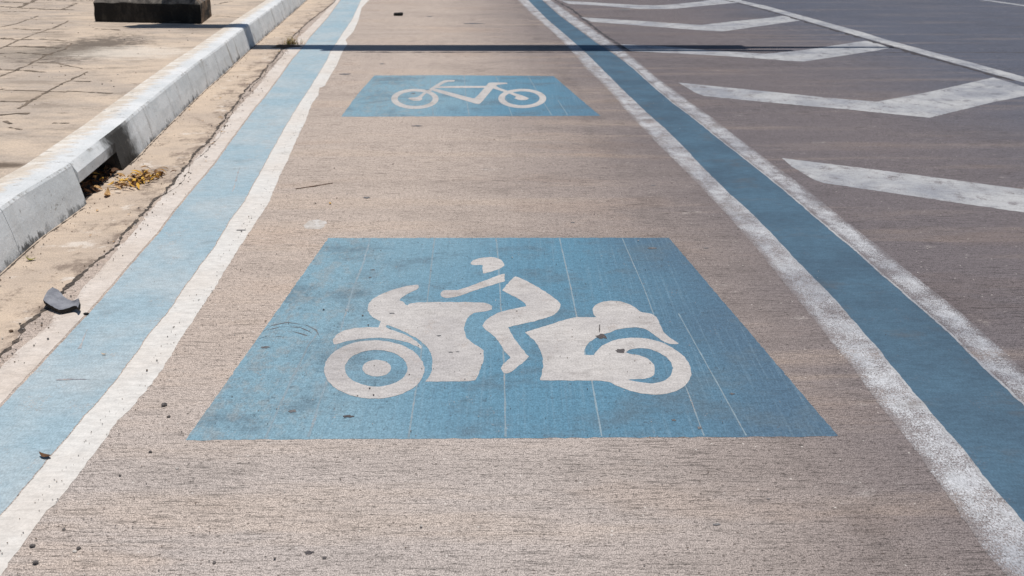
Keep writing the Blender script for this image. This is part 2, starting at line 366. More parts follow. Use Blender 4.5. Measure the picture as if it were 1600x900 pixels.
def fill(outers, holes, z, res=None):
    """flat shape from overlapping outlines minus holes (world xy), meshed once so nothing overlaps"""
    verts, edges = [], []
    for L in outers + holes:
        n0 = len(verts); verts += [Vector((p[0], p[1])) for p in L]; edges += [(n0 + i, n0 + (i + 1) % len(L)) for i in range(len(L))]
    v, e, f, *_ = delaunay_2d_cdt(verts, edges, [], 0, 1e-6)
    def inside(L, x, y):
        c = False; j = len(L) - 1
        for i in range(len(L)):
            a, b = L[i], L[j]
            if (a[1] > y) != (b[1] > y) and x < (b[0] - a[0]) * (y - a[1]) / (b[1] - a[1]) + a[0]: c = not c
            j = i
        return c
    out = []
    for t in f:
        cx = sum(v[i].x for i in t) / len(t); cy = sum(v[i].y for i in t) / len(t)
        if any(inside(L, cx, cy) for L in outers) and not any(inside(L, cx, cy) for L in holes): out.append(tuple(t))
    used = sorted({i for t in out for i in t}); mp = {k: i for i, k in enumerate(used)}
    return [(v[i].x, v[i].y, z) for i in used], [tuple(mp[i] for i in t) for t in out]
def smooth_loop(pts, it=2, sharp=50):
    """Chaikin that leaves real corners alone"""
    for _ in range(it):
        out = []; n = len(pts)
        for i in range(n):
            a, b, c = Vector(pts[i - 1]), Vector(pts[i]), Vector(pts[(i + 1) % n])
            u, v = (b - a), (c - b)
            ang = math.degrees(u.angle(v)) if u.length > 1e-6 and v.length > 1e-6 else 0
            if ang > sharp: out.append(tuple(b))
            else: out += [tuple(b - u * .25), tuple(b + v * .25)]
        pts = out
    return pts
def rough_loop(pts, amp, seed, step=.01):
    out = []
    for i, p in enumerate(pts):
        q = Vector(p); r = Vector(pts[(i + 1) % len(pts)]); n = max(1, int((r - q).length / step))
        for k in range(n):
            s = q.lerp(r, k / n)
            out.append((s.x + amp * noise.noise(Vector((s.x * 45, s.y * 45, seed))), s.y + amp * 1.6 * noise.noise(Vector((s.x * 45, s.y * 45, seed + 9)))))
    return out
def g2(px): return [tuple(P(*a))[:2] for a in px]
def line_strip(pts3, wd, z, seed=0, step=.03, frag=0.0, wig=1.0):
    """ragged crack along a polyline (world); gives verts, faces"""
    V, Fc = [], []
    run = []
    for a, b in zip(pts3, pts3[1:]):
        a, b = Vector(a), Vector(b); n = max(1, int((b - a).length / step))
        for k in range(n): run.append(a.lerp(b, k / n))
    run.append(Vector(pts3[-1]))
    for i, q in enumerate(run):
        d = (run[min(i + 1, len(run) - 1)] - run[max(i - 1, 0)]); d.z = 0; d.normalize(); nrm = Vector((-d.y, d.x, 0))
        s = noise.noise(Vector((q.x * 9, q.y * 9, seed))); s2 = noise.noise(Vector((q.x * 31, q.y * 31, seed + 5)))
        w_ = wd * max(.06, .55 + (.9 * s2 + .5 * s) * wig - frag); c = q + nrm * wd * .9 * s * wig
        V += [(*(c + nrm * w_)[:2], z), (*(c - nrm * w_)[:2], z)]
    for i in range(len(run) - 1): Fc.append((2 * i, 2 * i + 1, 2 * i + 3, 2 * i + 2))
    return V, Fc
def merge(*ds):
    V, Fc = [], []
    for v, f in ds:
        n = len(V); V += v; Fc += [tuple(i + n for i in t) for t in f]
    return V, Fc

# ------------------------------------------------------------ setting: road, kerb, gutter, footway
v = [(-200, -60, 0), (200, -60, 0), (200, 300, 0), (-200, 300, 0)]
structure(obj('road', v, [(0, 1, 2, 3)], M['road']))
KB = Edge(None, raw=[(-1.93, 1.5), (-2.03, 3.7), (-2.08, 4.3), (-2.08, 4.79), (-2.17, 5.81), (-2.22, 6.23), (-2.32, 7.19), (-2.41, 8.1), (-2.47, 8.9), (-2.54, 9.64), (-2.62, 10.5), (-2.74, 12.0), (-2.9, 13.95), (-3.05, 15.8)])
BAT, TOPW = .056, .20
def kerb_sec(y, zlow=0.0):
    x = KB(y); dx = (KB(y + .05) - KB(y - .05)) / .1
    w_ = jit(y, 31, .0022, 3)
    q = [(x - BAT * zlow / KH, zlow - (.03 if zlow == 0 else 0)), (x - BAT * .5 + w_ * .4, KH * .5 if zlow == 0 else (KH + zlow) / 2), (x - BAT * .92, KH - .016), (x - BAT - .005, KH - .004 + w_ * .3),
         (x - BAT - .018, KH + w_ * .4), (x - BAT - TOPW * .5, KH + .003 + w_ * .5), (x - BAT - TOPW, KH - .001), (x - BAT - TOPW - .02, zlow if zlow else -.03)]
    return [(a, y, b) for a, b in q]
V, Fc, ACR = [], [], []
joints = [-2, -.6, .9, 2.4, 4.08, 4.86, 5.52, 6.30, 8.75, 11.4, 14.2] + [17 + 2.6 * i for i in range(11)]
for a, b in zip(joints, joints[1:]):
    low = .105 if abs(a - 4.86) < .01 else 0.0
    gap = .0002 if 4.5 < a < 6 else .0018
    n = max(4, int((b - a) / .06)); base = len(V)
    for i in range(n + 1):
        y = a + gap + (b - a - 2 * gap) * i / n; V += kerb_sec(y, low); ACR += [0, 0, 0, 0, .05, .5, 1, 1]
    for i in range(n):
        for k in range(7): o_ = base + i * 8 + k; Fc.append((o_, o_ + 8, o_ + 9, o_ + 1))
        o_ = base + i * 8; Fc.append((o_ + 7, o_ + 15, o_ + 8, o_))
    Fc.append(tuple(base + k for k in range(8))); Fc.append(tuple(base + n * 8 + k for k in reversed(range(8))))
kerb = structure(obj('kerb', V, Fc, M['kerb']))
at = kerb.data.attributes.new('across', 'FLOAT', 'POINT'); at.data.foreach_set('value', ACR)
# gutter strip and footway
J1 = Edge([(-60, 620), (0, 557), (15, 542), (32, 517), (52, 495), (75, 480), (105, 450), (130, 427), (145, 412), (157, 400), (172, 390), (187, 370), (205, 357), (220, 340), (235, 320), (260, 297), (275, 277), (295, 255), (307, 240), (325, 225), (335, 208), (350, 185), (370, 162), (390, 132), (405, 122), (422, 100), (437, 82), (462, 52), (485, 32), (505, 17), (520, 5)])
KBi = lambda y: KB(y) - .03
gt = structure(obj('gutter', *ribbon_data(KBi, J1, -3, 45, .0003, 0, .012, 1, 5, fb=10), M['gutter']))
at = gt.data.attributes.new('rim', 'FLOAT', 'POINT'); at.data.foreach_set('value', [(.45, .1, .8, 1.0)[i % 4] for i in range(len(gt.data.vertices))])
KT = lambda y: KB(y) - BAT - TOPW + .004
V, Fc = [], []
for y in [-4 + .25 * i for i in range(4 * 50)]:
    V += [(-60, y, ZF), (-8, y, ZF), (KT(y), y, ZF)]
for i in range(len(V) // 3 - 1):
    for k in (0, 1): Fc.append((3 * i + k, 3 * i + k + 1, 3 * i + k + 4, 3 * i + k + 3))
structure(obj('footway', V, Fc, M['footway']))
# crack along the gutter, joints in the road
cr = [(J1(y) + jit(y, 40, .015, 6), y, 0) for y in ys(.5, 20, .05)]
d1 = line_strip(cr, .014, .0011, 3, .012)
cr2 = [(J1(y) + .03 + jit(y, 44, .03, 5), y, 0) for y in ys(5.0, 12, .05)]
d2 = line_strip(cr2, .014, .0013, 8, .014, .55)
structure(obj('gutter_crack', *merge(d1, d2), M['crack']))
kf = [(KB(y) + .004, y, 0) for y in ys(.5, 20, .05) if not 4.82 < y < 5.62]
ka = [p for p in kf if p[1] < 4.85]; kb_ = [p for p in kf if p[1] > 5.6]
structure(obj('kerb_foot_dirt', *merge(line_strip(ka, .007, .0010, 6, .015, .1), line_strip(kb_, .008, .0010, 9, .015, .1)), M['crack']))
yj = 10.20
structure(obj('slab_joint', *merge(line_strip([(x, yj - .0015 * x, 0) for x in [-1.62 + .3 * i for i in range(60)]], .030, .0002, 2, .06)), M['dark_joint']))
LJ = Edge([(865, 0), (892, 15), (915, 34), (935, 50), (957, 65), (972, 75), (985, 80)])
structure(obj('lane_joint', *merge(line_strip([(LJ(y) + .02, y, 0) for y in ys(10.25, 26, .04)], .03, .0003, 2, .04)), M['dark_joint']))
RL = Edge([(1145, -2), (1200, 10), (1350, 51), (1385, 62), (1600, 120), (1750, 160)])
RLb = Edge([(1130, -2), (1200, 15.5), (1350, 59), (1385, 69), (1600, 129), (1750, 171)])
structure(obj('far_lane_joint', *line_strip([(RLb(y) - .04, y, 0) for y in ys(8.5, 26, .05)], .04, .0006, 5, .05), M['dark_joint']))
# paving joints on the footway
z1 = lambda L: [P(a / 4, b / 4, ZF) for a, b in L]
PJ = [[(0, 480), (100, 440), (200, 395), (300, 340), (400, 310), (450, 270)], [(0, 305), (110, 255), (210, 215), (350, 170), (430, 130)], [(120, 680), (300, 570), (400, 520), (550, 450)], [(0, 170), (100, 150), (240, 100)],
      [(0, 40), (100, 48), (300, 60), (470, 62)], [(130, 45), (180, 20), (230, 0)], [(380, 62), (430, 42), (480, 20)], [(90, 180), (250, 190)], [(0, 240), (110, 250), (240, 245), (420, 255)], [(30, 290), (240, 295), (380, 300)],
      [(0, 335), (120, 330), (330, 345)], [(0, 435), (100, 440), (290, 452)], [(230, 390), (350, 395), (520, 430), (640, 430)], [(0, 560), (100, 565), (350, 572), (420, 575)], [(0, 635), (130, 638), (180, 630)], [(0, 722), (100, 712), (180, 712)],
      [(250, 0), (420, 4), (600, 6)], [(0, 12), (150, 18)], [(200, 205), (400, 200)], [(0, 75), (200, 70)], [(330, 770), (440, 770)], [(20, 760), (70, 775)], [(50, 800), (150, 810)], [(1340, 30), (1450, 8)], [(1350, 100), (1500, 110)], [(600, 180), (760, 190)], [(420, 570), (700, 585)], [(450, 505), (560, 512)]]
ds = []
for i, L in enumerate(PJ):
    far = min(b for a, b in L) < 320
    ds.append(line_strip(z1(L), .018 if i < 4 else (.040 if far else .022), ZF + .0015 + .0004 * (i % 6), i, .03, .10 if i < 16 else .2))
# the same paving grid carried on outside the frame
for k in range(9):
    ds.append(line_strip([(-5.2 - k * .62 - .12 * t, 3 + t, 0) for t in range(0, 28, 2)], .012, ZF + .0004, 60 + k, .08))
for k in range(30):
    ds.append(line_strip([(-11 + t, 3.2 + k * .62, 0) for t in (0, 2, 4, 5.3)], .011, ZF + .0008, 90 + k, .08, .1))
structure(obj('paving_joints', *merge(*ds), M['pavejoint']))

# ------------------------------------------------------------ painted bands
E1 = Edge([(577, 0), (565, 12), (560, 32), (552, 50), (540, 62), (543, 69), (536, 79), (527, 100), (515, 120), (507, 135), (499, 137), (497, 150), (487, 162), (477, 190), (460, 225), (450, 250), (437, 275), (420, 317), (405, 340), (400, 347), (375, 385), (350, 425), (336, 450), (322, 470), (307, 492), (282, 530), (260, 567), (237, 600), (207, 635), (175, 667), (169, 680), (150, 705), (133, 727), (116, 750), (100, 771), (84, 790), (72, 800), (60, 816), (48, 834), (25, 867), (2, 897), (-40, 960)])
E2 = Edge([(564, 0), (550, 30), (535, 52), (522, 72), (516, 80), (510, 95), (482, 140), (462, 170), (447, 195), (430, 225), (400, 280), (380, 317), (360, 342), (335, 385), (312, 415), (287, 450), (262, 487), (232, 522), (212, 550), (185, 587), (162, 615), (140, 640), (111, 675), (82, 709), (50, 747), (25, 777), (0, 805), (-60, 875)])
E3 = Edge([(532, 0), (510, 30), (485, 57), (472, 75), (457, 92), (437, 120), (415, 150), (400, 167), (357, 225), (332, 260), (300, 297), (275, 327), (245, 367), (215, 400), (173, 449), (140, 487), (100, 530), (50, 582), (0, 635), (-80, 720)])
E4 = Edge([(524, 0), (497, 30), (465, 60), (447, 80), (415, 120), (400, 138), (370, 170), (332, 220), (300, 255), (280, 275), (257, 302), (235, 330), (207, 365), (180, 392), (160, 415), (130, 450), (108, 473), (85, 495), (65, 517), (47, 532), (25, 552), (0, 575), (-100, 665)])
R1 = Edge([(810, 0), (830, 20), (850, 37), (870, 55), (885, 70), (900, 85), (917, 107), (940, 127), (962, 150), (987, 180), (1012, 205), (1031, 225), (1082, 275), (1130, 325), (1175, 375), (1200, 405), (1237, 450), (1275, 497), (1305, 535), (1335, 570), (1360, 605), (1390, 645), (1415, 675), (1440, 705), (1458, 735), (1480, 762), (1500, 790), (1525, 830), (1550, 865), (1580, 897), (1640, 970)])
R2 = Edge([(825, 0), (855, 30), (890, 60), (907, 75), (917, 84), (950, 117), (975, 142), (1012, 177), (1040, 202), (1061, 222), (1097, 260), (1142, 305), (1170, 330), (1200, 360), (1237, 400), (1285, 449), (1307, 472), (1337, 507), (1375, 550), (1405, 587), (1432, 620), (1462, 655), (1480, 675), (1505, 704), (1537, 745), (1562, 775), (1587, 803), (1660, 890)])
R3 = Edge([(847, 0), (875, 25), (905, 47), (932, 67), (960, 85), (990, 107), (1017, 132), (1050, 160), (1080, 182), (1105, 202), (1135, 226), (1162, 247), (1200, 277), (1237, 307), (1265, 332), (1305, 365), (1335, 390), (1370, 422), (1402, 449), (1445, 487), (1485, 522), (1520, 557), (1557, 592), (1600, 632), (1700, 725)])
R4 = Edge([(860, 0), (882, 15), (910, 35), (932, 50), (960, 70), (975, 80), (1000, 100), (1025, 122), (1057, 145), (1082, 164), (1112, 185), (1137, 205), (1162, 224), (1200, 253), (1250, 290), (1282, 316), (1320, 347), (1360, 378), (1400, 411), (1447, 449), (1487, 480), (1525, 514), (1562, 548), (1600, 585), (1700, 680)])
Y0, Y1 = -2.5, 40
t = thing('lane_border', (E2(3), 3, 0), 'pale blue painted band with clean white edges beside the sandy gutter', 'road marking', 'blue lane border bands')
part('blue_band', *ribbon_data(E3, E2, Y0, Y1, .0004, .003, .004, 3, 2, ia=.004), M['blue_pale'], t)
part('white_edge', *ribbon_data(E2, E1, Y0, Y1, .0006, .003, .004, 2, 1, ia=.004, fb=40), M['white_clean'], t)['label'] = 'clean white edge with chipped right side'
rim(part('white_edge', *ribbon_data(E4, E3, Y0, Y1, .0008, .014, .003, 4, 3, ib=-.006, fa=8), M['white_outer'], t), True)['label'] = 'dusty white edge next to the gutter crack'
t = thing('lane_border', (R2(3), 3, 0), 'deep blue painted band with worn speckled white edges right of the pictograms', 'road marking', 'blue lane border bands')
part('blue_band', *ribbon_data(R2, R3, Y0, Y1, .0004, .004, .004, 6, 7), M['blue_deep'], t)
rim(part('white_edge', *ribbon_data(R1, R2, Y0, Y1, .0006, .004, .003, 5, 6, fa=22, ia=-.012), M['white_worn'], t), True)
w2 = rim(part('white_edge', *ribbon_data(R3, R4, Y0, Y1, .0006, .003, .004, 7, 8, fb=22, ib=.01), M['white_worn'], t))
part('white_bead', *merge(ribbon_data(R3, R3, 1, 9.5, .0009, .004, .003, 7, 7, ia=-.004, ib=.005), ribbon_data(R2, R2, 1, 5, .0010, .004, .003, 6, 6, ia=-.006, ib=.003)), M['white_chev'], t)

# chevrons of the hatched area
def chevron(name, px, label, seed):
    L = rough_loop(g2(px), .006, seed, .02); o = obj(name, *fill([L], [], 0.0), M['white_chev'], loc=(0, 0, 0))
    c = Vector((sum(p[0] for p in L) / len(L), sum(p[1] for p in L) / len(L), .0004))
    for vv in o.data.vertices: vv.co -= Vector((c.x, c.y, 0))
    o.location = c; return tag(o, label, 'road marking', 'white chevrons of the hatched area')
chevron('chevron_marking', [(872, -1), (880, 1), (1000, 8), (1037, 8), (1090, 3), (1125, -3), (1165, -3), (1152, 4), (1100, 9), (1050, 14), (1000, 14), (940, 9), (888, 6)], 'farthest white chevron, cut by the top of the photo', 1)
chevron('chevron_marking', [(908, 27), (990, 32), (1095, 39), (1150, 33), (1200, 28), (1226, 24), (1250, 32), (1200, 39), (1130, 49), (1090, 47), (990, 39), (924, 34)], 'thin white chevron just beyond the transverse joint and the shadow', 2)
chevron('chevron_marking', [(970, 69), (1030, 72), (1115, 79), (1195, 84), (1250, 79), (1350, 64), (1362, 64), (1390, 75), (1370, 79), (1257, 96), (1237, 95.5), (1140, 88), (1052, 83), (986, 80)], 'white chevron lying partly in the shadow band', 3)
chevron('chevron_marking', [(1060, 129), (1200, 143), (1287, 152), (1370, 159), (1450, 144), (1552, 121), (1606, 137), (1606, 149), (1550, 160), (1452, 184), (1432, 182), (1325, 171), (1200, 160), (1100, 150), (1085, 144)], 'wide white chevron with its point toward the camera, touching the long white line', 4)
chevron('chevron_marking', [(1222, 247), (1375, 266), (1482, 280), (1600, 296), (1760, 318), (1900, 275), (2080, 225), (2190, 255), (1990, 318), (1830, 368), (1790, 366), (1600, 332), (1475, 314), (1437, 308), (1287, 286), (1270, 280), (1237, 260)], 'nearest white chevron running out of the right side of the photo', 5)
o = obj('edge_line', *ribbon_data(RLb, RL, 7, Y1, .0008, .006, .006, 21, 22), M['white_chev'], loc=(0, 0, 0)); tag(o, 'long white line closing the right ends of the chevrons', 'road marking', 'long white lane lines')
q0, q1 = P(1530, -1), P(1600, 9); dv = (q1 - q0).normalized(); nv = Vector((-dv.y, dv.x, 0)) * .055
a, b = q0 - dv * 9, q1 + dv * 4
o = obj('edge_line', [(*(a + nv)[:2], .0026), (*(a - nv)[:2], .0026), (*(b - nv)[:2], .0026), (*(b + nv)[:2], .0026)], [(0, 1, 2, 3)], M['white_chev']); tag(o, 'faint white line in the top right corner of the photo', 'road marking', 'long white lane lines')

# ------------------------------------------------------------ pictogram panels
def A(x, y): return (490 + x / 3.748, 390 + y / 3.75)
def B(x, y): return (780 + x / 3.75, 390 + y / 3.75)
def Cc(x, y): return (600 + x / 6.154, 115 + y / 6.154)
def ell(f, cx, cy, rx, ry, n=72): return [f(cx + rx * math.cos(2 * math.pi * k / n), cy + ry * math.sin(2 * math.pi * k / n)) for k in range(n)]
def W(px, sm=2, sharp=48, r=.0028, seed=1):
    L = smooth_loop(px, sm, sharp) if sm else px
    return rough_loop(g2(L), r, seed, .008)
mp = thing('pictogram_panel', P(800, 540), 'large blue panel with a white motorcycle and rider pictogram, nearest the camera', 'road marking', 'blue pictogram panels')
def edge_panel(c, amp, seed): return rough_loop(g2(c), amp, seed, .02)
part('blue_field', *fill([edge_panel([(513, 372), (1045, 371.5), (1310, 682), (1080, 683), (800, 685), (560, 686), (290, 688)], .004, 3)], [], .0004), M['panel'], mp)
def seams(L, root, wd, z):
    for s_, pts in enumerate(L):
        part('seam', *line_strip([P(*q) for q in pts], wd * (1.7 if s_ < 2 else 1.3 if s_ < 5 else 1), z, s_ + 20, .01, .0, .35), M['seam'], root)
seams([[(579, 372), (566, 415), (552, 450), (525, 542), (510, 597), (482, 683)], [(497, 520), (481, 542), (450, 605), (415, 684)], [(679, 372), (670, 450), (655, 580), (638, 684)],
       [(775, 372), (778, 400), (783, 485), (788, 585), (790, 683)], [(874, 372), (892, 450), (905, 515), (925, 597), (940, 682)], [(972, 372), (1006, 450), (1040, 540), (1072, 605), (1100, 681)], [(1060, 490), (1110, 580), (1166, 681)]], mp, .0036, .0007)
ZP = .0009
body = [A(x, y) for x, y in [(118, 555), (112, 540), (118, 520), (140, 495), (175, 475), (230, 462), (300, 455), (378, 458), (386, 440), (394, 422), (345, 398), (322, 372), (314, 345), (325, 312), (360, 280), (430, 247), (520, 220), (588, 206), (612, 208), (618, 222), (600, 238), (545, 263), (508, 286), (503, 300), (530, 308), (535, 322), (552, 327), (564, 313), (700, 308), (980, 309), (1022, 318), (1046, 333), (1044, 350), (1018, 362), (958, 368), (925, 380), (900, 402), (885, 430), (882, 470), (890, 510), (915, 540), (960, 565), (990, 585), (998, 605), (995, 650), (975, 710), (952, 762), (938, 773), (655, 775), (680, 745), (695, 700), (697, 650), (685, 600), (660, 565), (620, 532), (560, 497), (490, 464), (432, 442), (420, 452), (432, 464), (480, 478), (540, 500), (600, 535), (636, 570), (628, 582), (598, 566), (540, 541), (460, 525), (400, 518), (320, 520), (240, 528), (180, 541), (130, 557)]]
mo = part('motorcycle_mark', *fill([W(body, 2, 55, seed=2)], [], ZP), M['white_picto'], mp)
rear = [B(x, y) for x, y in [(150, 485), (235, 460), (330, 430), (430, 398), (500, 396), (568, 398), (550, 378), (547, 352), (560, 328), (592, 310), (640, 301), (700, 302), (760, 319), (800, 341), (830, 369), (870, 372), (905, 382), (928, 402), (940, 440), (960, 480), (1000, 520), (1052, 549), (1045, 556), (1000, 556), (960, 537), (930, 520), (890, 485), (830, 455), (770, 458), (700, 466), (650, 485), (600, 502), (555, 522), (518, 552), (500, 585), (497, 618), (555, 619), (575, 590), (610, 560), (660, 536), (720, 521), (800, 516), (880, 523), (960, 546), (1030, 585), (1090, 632), (1125, 690), (1125, 750), (1090, 800), (1030, 835), (950, 851), (880, 850), (800, 838), (720, 812), (660, 785), (620, 768), (240, 768), (238, 760), (255, 720), (258, 660), (245, 600), (220, 550), (190, 520)]]
cres = [B(x, y) for x, y in [(740, 602), (775, 582), (830, 576), (890, 585), (950, 610), (1000, 648), (1018, 690), (1010, 735), (970, 770), (910, 786), (850, 783), (790, 772), (755, 763), (870, 757), (905, 740), (915, 710), (905, 670), (870, 637), (820, 619), (770, 613)]]
part('rear_mark', *fill([W(rear, 2, 55, seed=3)], [W(cres, 2, 70, seed=4)], ZP), M['white_picto'], mp)
wheel = part('front_wheel_mark', *fill([W(ell(A, 355, 704, 293, 171), 0, seed=5)], [W(ell(A, 367, 697, 183, 107), 0, seed=6)], ZP + .0003), M['white_picto'], mp)
part('hub_mark', *fill([W(ell(A, 370, 696, 83, 49, 40), 0, seed=7)], [], ZP), M['white_picto'], mp)
helm = [A(x, y) for x, y in [(920, 80), (932, 64), (975, 50), (1035, 43), (1085, 52), (1112, 72), (1118, 95), (1095, 112), (1040, 130), (998, 142), (990, 135), (988, 92), (970, 90), (935, 92), (924, 88)]]
arm = [A(x, y) for x, y in [(743, 262), (750, 245), (775, 238), (850, 238), (900, 221), (1000, 183), (1100, 145), (1117, 143), (1119, 186), (1000, 222), (920, 248), (850, 275), (800, 284), (762, 282), (747, 274)]]
tor = [B(15, 240), B(85, 160), B(110, 160), B(180, 195), B(260, 240), B(330, 290), B(358, 315), B(360, 335), B(345, 365), B(310, 390), B(230, 415), B(130, 437), B(52, 455), B(65, 485), B(100, 540), B(140, 590), B(172, 628), B(150, 655), B(110, 685), B(75, 715), B(50, 728), B(25, 725), B(10, 705), B(12, 685), B(30, 665), B(65, 636), A(1125, 605), A(1100, 565), A(1075, 525), A(1040, 495), A(1000, 465), A(988, 445), A(1000, 425), A(1030, 397), A(1080, 370), B(75, 348), B(120, 341), B(158, 332), B(158, 320), B(110, 288), B(60, 262)]
rd = part('rider_mark', *fill([W(tor, 2, 60, seed=8)], [], ZP), M['white_picto'], mp)
part('arm_mark', *fill([W(arm, 2, 55, seed=9)], [], ZP), M['white_picto'], mp)
part('helmet_mark', *fill([W(helm, 2, 60, seed=10)], [], ZP), M['white_picto'], mp)

bp = thing('pictogram_panel', P(735, 150), 'smaller blue panel with a white bicycle pictogram farther up the lane', 'road marking', 'blue pictogram panels')
part('blue_field', *fill([edge_panel([(585, 118), (700, 117.5), (865, 119), (900, 149), (938, 181), (800, 181.5), (670, 182), (533, 182.5), (558, 148)], .006, 5)], [], .0004), M['panel'], bp)
seams([[(672, 118), (674, 150), (677, 181)], [(725, 118), (728, 150), (733, 181)], [(774, 118), (785, 140), (800, 181)], [(825, 118), (843, 150), (862, 180)], [(872, 157), (887, 180)], [(610, 128), (590, 155), (588, 178)]], bp, .0036, .0007)
for c in ((297, 244, 228, 97, 300, 242, 169, 70), (1329, 240, 231, 93, 1328, 238, 168, 67)):
    part('wheel_mark', *fill([W(ell(Cc, *c[:4], 48), 0, r=.002, seed=3)], [W(ell(Cc, *c[4:], 48), 0, r=.002, seed=4)], ZP), M['white_picto'], bp)
hb = [(680, 65), (675, 78), (610, 80), (575, 92), (500, 142), (440, 175), (410, 187), (380, 215), (365, 232), (372, 248), (345, 263), (290, 263), (250, 252), (233, 240), (250, 231), (320, 230), (350, 205), (385, 180), (440, 148), (500, 108), (560, 72), (600, 62)]
tt = [(520, 121), (985, 119), (970, 138), (495, 140)]
vv = [(990, 110), (1003, 92), (1025, 86), (1180, 88), (1188, 100), (1100, 106), (1065, 125), (990, 215), (925, 292), (895, 295), (850, 281), (470, 166), (465, 150), (520, 150), (850, 240), (880, 238)]
rs = [(1070, 115), (1110, 140), (1180, 163), (1260, 190), (1370, 225), (1392, 240), (1370, 256), (1300, 257), (1255, 240), (1270, 222), (1190, 187), (1120, 167), (1040, 140)]
part('frame_mark', *fill([W([Cc(*q) for q in L], 1, 50, seed=k) for k, L in enumerate((hb, tt, vv, rs))], [], ZP + .0004), M['white_picto'], bp)

# stains on the paint and concrete: chewing gum, tar, a whitewash splash
def blot(x, y, rx, ry, z, seed, n=26, rag=.35):
    c = P(x, y); sx = (P(x + rx, y) - c).length; sy = (P(x, y - ry) - P(x, y + ry)).length / 2
    V = [(c.x, c.y, z)]
    for k in range(n):
        a = 2 * math.pi * k / n; r = 1 + rag * 2 * noise.noise(Vector((math.cos(a) * 1.7, math.sin(a) * 1.7, seed)))
        V.append((c.x + sx * r * math.cos(a), c.y + sy * r * math.sin(a), z))
    return V, [(0, 1 + k, 1 + (k + 1) % n) for k in range(n)]
bl = [(941, 526, 10, 4), (970, 549, 8, 4), (483, 864, 7, 3.2), (507, 872, 4, 2.2), (543, 651, 9, 2.6), (457, 643, 8, 3), (415, 543, 7, 2.3), (377, 360, 8, 1.2), (573, 309, 5, 2), (652, 197, 10, 1.2), (597, 100, 5, .8), (539, 116, 10, 1.3), (1018, 388, 8, 2.5), (895, 348, 4, 1), (704, 551, 4, 1.2), (686, 525, 4, 1.5), (612, 490, 5, 1.5), (741, 37, 18, 1.2), (672, 26, 5, .8), (668, 141, 4, .8), (715, 550, 3, 1), (1093, 669, 4, 3), (1144, 616, 4, 2), (1120, 820, 8, 2), (1053, 657, 4, 2), (645, 146, 5, 1), (975, 15, 9, 1.5), (582, 422, 3.5, 1), (578, 434, 3, 1), (1200, 780, 3, 1), (1103, 388, 5, 1), (1020, 290, 4, 1)]
structure(obj('road_stains', *merge(*[blot(b_[0], b_[1], b_[2] * .9, b_[3] * .8, .0014 + .0001 * (i % 5), i) for i, b_ in enumerate(bl[:5])], line_strip([P(937, 508), P(936.5, 520)], .002, .0026, 3, .01)), M['stain']))
structure(obj('faint_stains', *merge(*[blot(b_[0], b_[1], b_[2] * .85, b_[3] * .7, .0014 + .0001 * (i % 5), i + 40) for i, b_ in enumerate(bl[5:])]), M['stain_faint']))
structure(obj('whitewash_splash', *merge(blot(493, 350, 21, 6, .0005, 77, 40, .3)), M['splash']))
sc = [line_strip([P(*q) for q in L], w_, .0013, 70 + k, .008, .25) for k, (L, w_) in enumerate([([(410, 519), (425, 509), (450, 504), (478, 508), (494, 516), (499, 526)], .004), ([(418, 516), (440, 510), (468, 512), (486, 520)], .006), ([(430, 522), (455, 517), (480, 525)], .004), ([(404, 530), (420, 524), (444, 527)], .004)])]
structure(obj('scuff_arcs', *merge(*sc), M['stain_faint']))
for (a_, b_, s_) in (((375, 262), (363, 300), 1), ((137, 515), (124, 545), 2), ((88, 594), (142, 593), 3)):
    structure(obj('chalk_scuff', *line_strip([P(*a_), P(*b_)], .007, .0013, s_, .01, .25), M['white_chev']))

# ------------------------------------------------------------ kerb inlet (open box behind the kerb face)
ti = thing('drain_inlet', (KB(5.2) - .2, 5.2, 0), 'dark drain opening in the white kerb with leaves caught in it', 'drain')
xa = lambda y: KB(y) - .012
y0, y1 = 4.86, 5.52; xb = -.42; zb = -.16
def box_faces(): return [(0, 1, 2, 3)]
V = [(KB(y0) - .10, y0, zb), (KB(y1) - .10, y1, zb), (KB(y1) + xb, y1, zb), (KB(y0) + xb, y0, zb),
     (KB(y0) - .10, y0, .001), (KB(y1) - .10, y1, .001), (KB(y1) + xb, y1, .2), (KB(y0) + xb, y0, .2), (KB(y0) - .06, y0 - .0, .104), (KB(y1) - .06, y1, .104)]
# sloping lip from the gutter down, back wall, two cheeks
V += [(KB(y0) - .028, y0, -.002), (KB(y1) - .028, y1, -.002)]
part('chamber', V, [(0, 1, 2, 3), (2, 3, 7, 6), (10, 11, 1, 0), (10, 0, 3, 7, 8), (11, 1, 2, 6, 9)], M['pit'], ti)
# pit must be lower than the road sheet, so the sheet stays above; leaves lie on a silt bed at gutter level, its dark colour standing for the shaded pit
Vb, Fb = [], []
nx, ny = 10, 24
for i in range(nx + 1):
    for j in range(ny + 1):
        u, v_ = i / nx, j / ny; y = y0 + .01 + (y1 - y0 - .02) * v_; x = KB(y) - .03 - .36 * u
        Vb.append((x, y, .004 + .03 * u * max(0, noise.noise(Vector((x * 9, y * 9, 1))) + .5)))
for i in range(nx):
    for j in range(ny): k = i * (ny + 1) + j; Fb.append((k, k + 1, k + ny + 2, k + ny + 1))
part('shade_dark_silt', Vb, Fb, M['pit'], ti)

